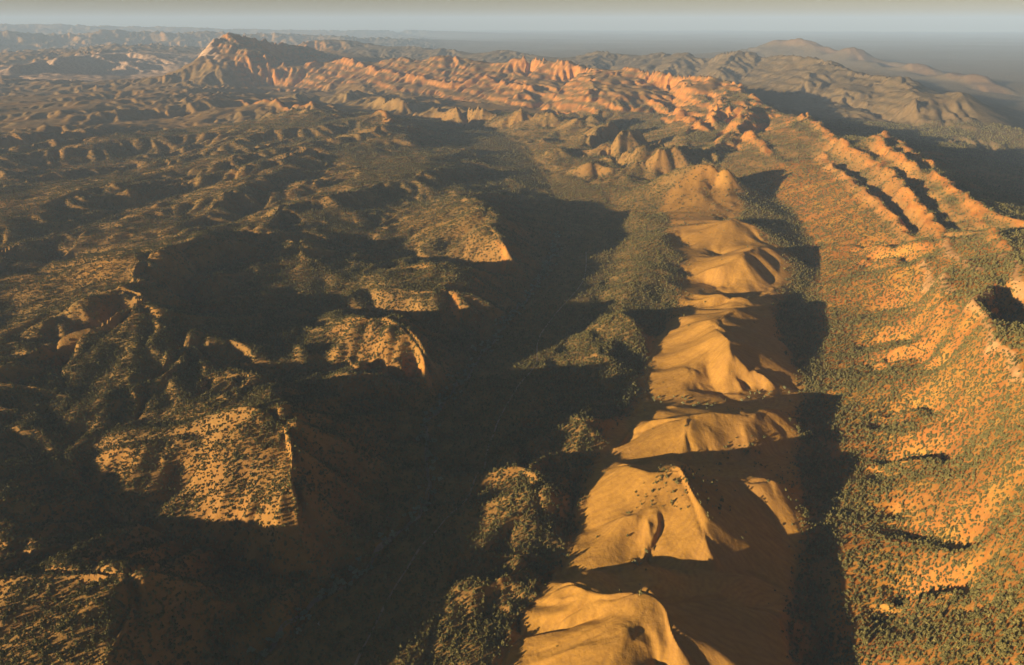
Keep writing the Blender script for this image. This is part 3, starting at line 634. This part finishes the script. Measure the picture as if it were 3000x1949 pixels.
PALE = leaf_mat("pale_gum_foliage", (.22, .22, .09), (.30, .28, .12))
gxs, gys = NX, NY
def scatter(n, dmax):
    """random spots, even per square metre out to dmax, thinner beyond"""
    out = []
    area_w = (rr ** 2) * np.gradient(vl)[:, None] * np.ones((1, NU))
    okz = in_frame(X, Y, Z, 1.18) & (dist < dmax)
    dn = (veg * .4 + .6) * (1 - .996 * bare) * (1 - .75 * rock) * (.55 - .05 * slope_m) * (1 + .6 * slope_m * steep2) * (1 - .45 * valley) * (1 - .95 * plain)
    dn = dn * np.clip(.8 + (fbm(X32, Y32, 45, 91, 2) - .4) * 1.5, .3, 1)
    wgt = area_w * okz * dn * np.minimum(1, (1900 / np.maximum(dist, 1)) ** 2.0)
    cw = np.cumsum(wgt.ravel()); print("tree weight km2", cw[-1] * (ua[1] - ua[0]) / 1e6)
    k = np.searchsorted(cw, rs.uniform(0, cw[-1], n)); i, j = k // NU, k % NU
    fi = rs.uniform(-.5, .5, n); fj = rs.uniform(-.5, .5, n)
    r_ = np.exp(np.interp(i + fi, np.arange(NV), vl)); a_ = A0 + (j + fj) * (ua[1] - ua[0])
    x, y = r_ * np.sin(a_), r_ * np.cos(a_) + OY
    return x, y, ground_z(x, y)
px, py, pz = scatter(N_SCRUB, 7500)
size = 4.9 * np.clip(np.exp(rs.normal(0, .32, len(px))), .45, 2.0) * np.clip(1 + (np.hypot(px, py) - 2600) / 9000, 1, 1.5)
d3 = np.sqrt(px ** 2 + py ** 2 + (pz - CAM_Z) ** 2)
vis = in_frame(px, py, pz + 3, .985)
order = np.argsort(np.where(vis, d3 / size, 1e9))[:300]
tree_sets = {}
def stand(name, kind, mat, group, label, spots, sizes, cat):
    var = []
    for v in range(4):
        c = tree_mesh(name + "_crown", kind, 100 + v); c.materials.append(mat)
        t = trunk_mesh(name + "_trunk", .5 if kind == 'gum' else .4, .035, kind == 'gum'); t.materials.append(BARK); var.append((c, t))
    for n_, ((x, y, z), sz) in enumerate(zip(spots, sizes)):
        c, t = var[n_ % 4]
        e = bpy.data.objects.new(name, None); e.empty_display_size = .1; C.objects.link(e)
        e.location = (x, y, z - .1); e.scale = (sz,) * 3; e.rotation_euler = (0, 0, rs.uniform(0, 6.28))
        for nm, me in (("crown", c), ("trunk", t)):
            o = bpy.data.objects.new(nm, me); C.objects.link(o); o.parent = e
        e["label"] = label; e["category"] = cat; e["group"] = group
ux = px / (py * CP - (pz - CAM_Z) * SP) * FPX + 512                       # which stretch of ground each of the nearest trees is on
order = order[np.argsort(ux[order])]
for lo, hi, grp, lab in ((-99, 330, "native pines on the lower left hill", "small olive native pine on the scrubby hill in the bottom left corner"),
                         (330, 620, "native pines on the foothills", "small olive native pine on the low foothill between the creek and the bare hills"),
                         (620, 835, "native pines among the bare hills", "lone dark native pine standing on the smooth bare hills"),
                         (835, 9999, "native pines on the orange slope", "small olive native pine on the nearest part of the wooded orange slope")):
    sel = [k for k in order if lo <= ux[k] < hi]
    stand("pine_tree", 'pine', PINE, grp, lab, [(px[k], py[k], pz[k]) for k in sel], size[sel] * 1.1, "tree")
# gum trees along the creek
P = smooth_line([at_z(*p)[:2] for p in CREEK[:13]], 14); seg = np.concatenate([[0], np.cumsum(np.hypot(*np.diff(P, axis=0).T))])
tq = rs.uniform(0, seg[-1], 900); gx_ = np.interp(tq, seg, P[:, 0]) + rs.normal(0, 13, 900); gy_ = np.interp(tq, seg, P[:, 1]) + rs.normal(0, 13, 900); gz_ = ground_z(gx_, gy_)
ok = np.where(in_frame(gx_, gy_, gz_, .99))[0][:260]
for lo, hi, grp, lab in ((0, 1250, "gum trees on the near creek", "grey green gum tree on the nearest bend of the dry creek"),
                         (1250, 2000, "gum trees on the middle creek", "grey green gum tree on the middle stretch of the dry creek"),
                         (2000, 9e9, "gum trees on the far creek", "grey green gum tree on the farthest stretch of the tree lined creek")):
    sel = [k for k in ok if lo <= gy_[k] < hi]
    stand("gum_tree", 'gum', GUM, grp, lab, [(gx_[k], gy_[k], gz_[k]) for k in sel], rs.uniform(11, 18, len(sel)), "tree")
# pale gums where the gullies leave the bare hills
for a, b, n_, grp, lab in (((1455, 915, 22), (1660, 945, 44), 16, "pale gums in the cross gully", "pale yellow green gum tree in the wash that cuts across the bare hills"),
                    ((1440, 950, 22), (1500, 900, 26), 10, "pale gums at the wash mouth", "pale yellow green gum tree where the wash leaves the bare hills on the left"),
                    ((1700, 935, 44), (1830, 905, 40), 12, "pale gums behind the bare ridge", "pale gum tree at the foot of the broad bare face right of the wash"),
                    ((1480, 1315, 34), (1510, 1290, 38), 4, "pale gums below the rounded knob", "pale gum tree in the notch below the rounded bare knob")):
    pl = []
    for _ in range(n_):
        t = rs.uniform(); x, y, _z = at_z(a[0] + (b[0] - a[0]) * t + rs.normal(0, 8), a[1] + (b[1] - a[1]) * t + rs.normal(0, 5), a[2] + (b[2] - a[2]) * t); pl.append((x, y, float(ground_z(x, y))))
    stand("gum_tree", 'gum', PALE, grp, lab, pl, rs.uniform(7, 11, len(pl)), "tree")
# one dead tree by the creek
def branches():
    q = np.random.RandomState(5); V, F = [], []
    def grow(p, d, ln, r0, lvl):
        e = p + d * ln; i0 = len(V); a = np.cross(d, [0.3, .9, .1]); a /= np.linalg.norm(a); b_ = np.cross(d, a)
        for c, rr_ in ((p, r0), (e, r0 * .55)):
            for k in range(5): V.append(tuple(c + (a * math.cos(k * 1.2566) + b_ * math.sin(k * 1.2566)) * rr_))
        F.extend([(i0 + k, i0 + (k + 1) % 5, i0 + 5 + (k + 1) % 5, i0 + 5 + k) for k in range(5)])
        if lvl:
            for _ in range(4):
                nd = d + q.normal(0, .55, 3) + np.array([0, 0, .15]); nd /= np.linalg.norm(nd); grow(p + d * ln * q.uniform(.6, 1), nd, ln * q.uniform(.5, .75), r0 * .5, lvl - 1)
    grow(np.array([0, 0, -.3]), np.array([.05, 0, 1.0]), 4.2, .38, 3)
    me = bpy.data.meshes.new("dead_tree"); me.from_pydata(V, [], F); me.update(); return me
dm = branches(); dmat, _t, _N, _L = M("bleached_wood"); _N["Principled BSDF"].inputs["Base Color"].default_value = (.5, .46, .4, 1); dm.materials.append(dmat)
do = bpy.data.objects.new("dead_tree", dm); C.objects.link(do); x_, y_, _z = at_z(742, 1462, 3); do.location = (x_, y_, float(ground_z(x_, y_))); do.scale = (1.3,) * 3
do["label"] = "bleached leafless dead tree beside the near bend of the creek"; do["category"] = "dead tree"
# the rest of the scrub, more than anyone could count
rest = np.setdiff1d(np.arange(len(px)), order)
coll = bpy.data.collections.new("scrub_kinds")
for v in range(3):
    for kd in ('pine', 'bush'):
        me = tree_mesh("scrub_plant", kd, 200 + v); me.materials.append(PINE); o = bpy.data.objects.new("scrub_plant", me); coll.objects.link(o)
me = bpy.data.meshes.new("scrub"); me.vertices.add(len(rest)); me.vertices.foreach_set("co", np.stack([px[rest], py[rest], pz[rest] - .1], -1).astype(f32).ravel())
at = me.attributes.new("size", 'FLOAT', 'POINT'); at.data.foreach_set("value", size[rest].astype(f32))
so = bpy.data.objects.new("scrub", me); C.objects.link(so); so["kind"] = "stuff"; so["label"] = "green scrub and small trees scattered over the hills and valley"
ng = bpy.data.node_groups.new("scrub_scatter", 'GeometryNodeTree'); ng.interface.new_socket("Geometry", in_out='INPUT', socket_type='NodeSocketGeometry'); ng.interface.new_socket("Geometry", in_out='OUTPUT', socket_type='NodeSocketGeometry')
gN, gL = ng.nodes, ng.links
gi_, go_ = gN.new("NodeGroupInput"), gN.new("NodeGroupOutput"); m2p = gN.new("GeometryNodeMeshToPoints"); iop = gN.new("GeometryNodeInstanceOnPoints"); ci = gN.new("GeometryNodeCollectionInfo")
ci.inputs[0].default_value = coll; ci.inputs[1].default_value = True; ci.inputs[2].default_value = True
rv = gN.new("FunctionNodeRandomValue"); rv.data_type = 'FLOAT_VECTOR'; rv.inputs[0].default_value = (-.12, -.12, 0); rv.inputs[1].default_value = (.12, .12, 6.28)
na_ = gN.new("GeometryNodeInputNamedAttribute"); na_.data_type = 'FLOAT'; na_.inputs[0].default_value = "size"
gL.new(gi_.outputs[0], m2p.inputs[0]); gL.new(m2p.outputs[0], iop.inputs["Points"]); gL.new(ci.outputs[0], iop.inputs["Instance"]); iop.inputs["Pick Instance"].default_value = True
gL.new(rv.outputs[0], iop.inputs["Rotation"]); gL.new(na_.outputs[0], iop.inputs["Scale"]); gL.new(iop.outputs[0], go_.inputs[0])
md = so.modifiers.new("scatter", 'NODES'); md.node_group = ng
print("trees", len(px), round(time.time() - T0, 1))

# ------------------------------------------------------------------ haze
def haze():
    me = bpy.data.meshes.new("haze")
    x0, x1, y0, y1, z0, z1 = -99000, 99000, -9000, 99000, float(Z.min()) - 40, max(float(Z.max()), CAM_Z) + 600
    v = [(x, y, z) for x in (x0, x1) for y in (y0, y1) for z in (z0, z1)]
    me.from_pydata(v, [], [(0,1,3,2),(4,6,7,5),(0,4,5,1),(2,3,7,6),(0,2,6,4),(1,5,7,3)]); me.update()
    o = bpy.data.objects.new("haze", me); C.objects.link(o); o["kind"] = "stuff"; o["label"] = "pale blue morning haze over the ranges"
    m, t, N, L = M("haze_air"); N.remove(N["Principled BSDF"])
    pv = N.new("ShaderNodeVolumePrincipled"); pv.inputs["Color"].default_value = (.43, .61, .90, 1); pv.inputs["Density"].default_value = HAZE_D
    pv.inputs["Anisotropy"].default_value = -0.05
    L.new(pv.outputs[0], N["Material Output"].inputs["Volume"]); me.materials.append(m)
HAZE_D = 2.6e-5
haze()
print("done", round(time.time() - T0, 1))
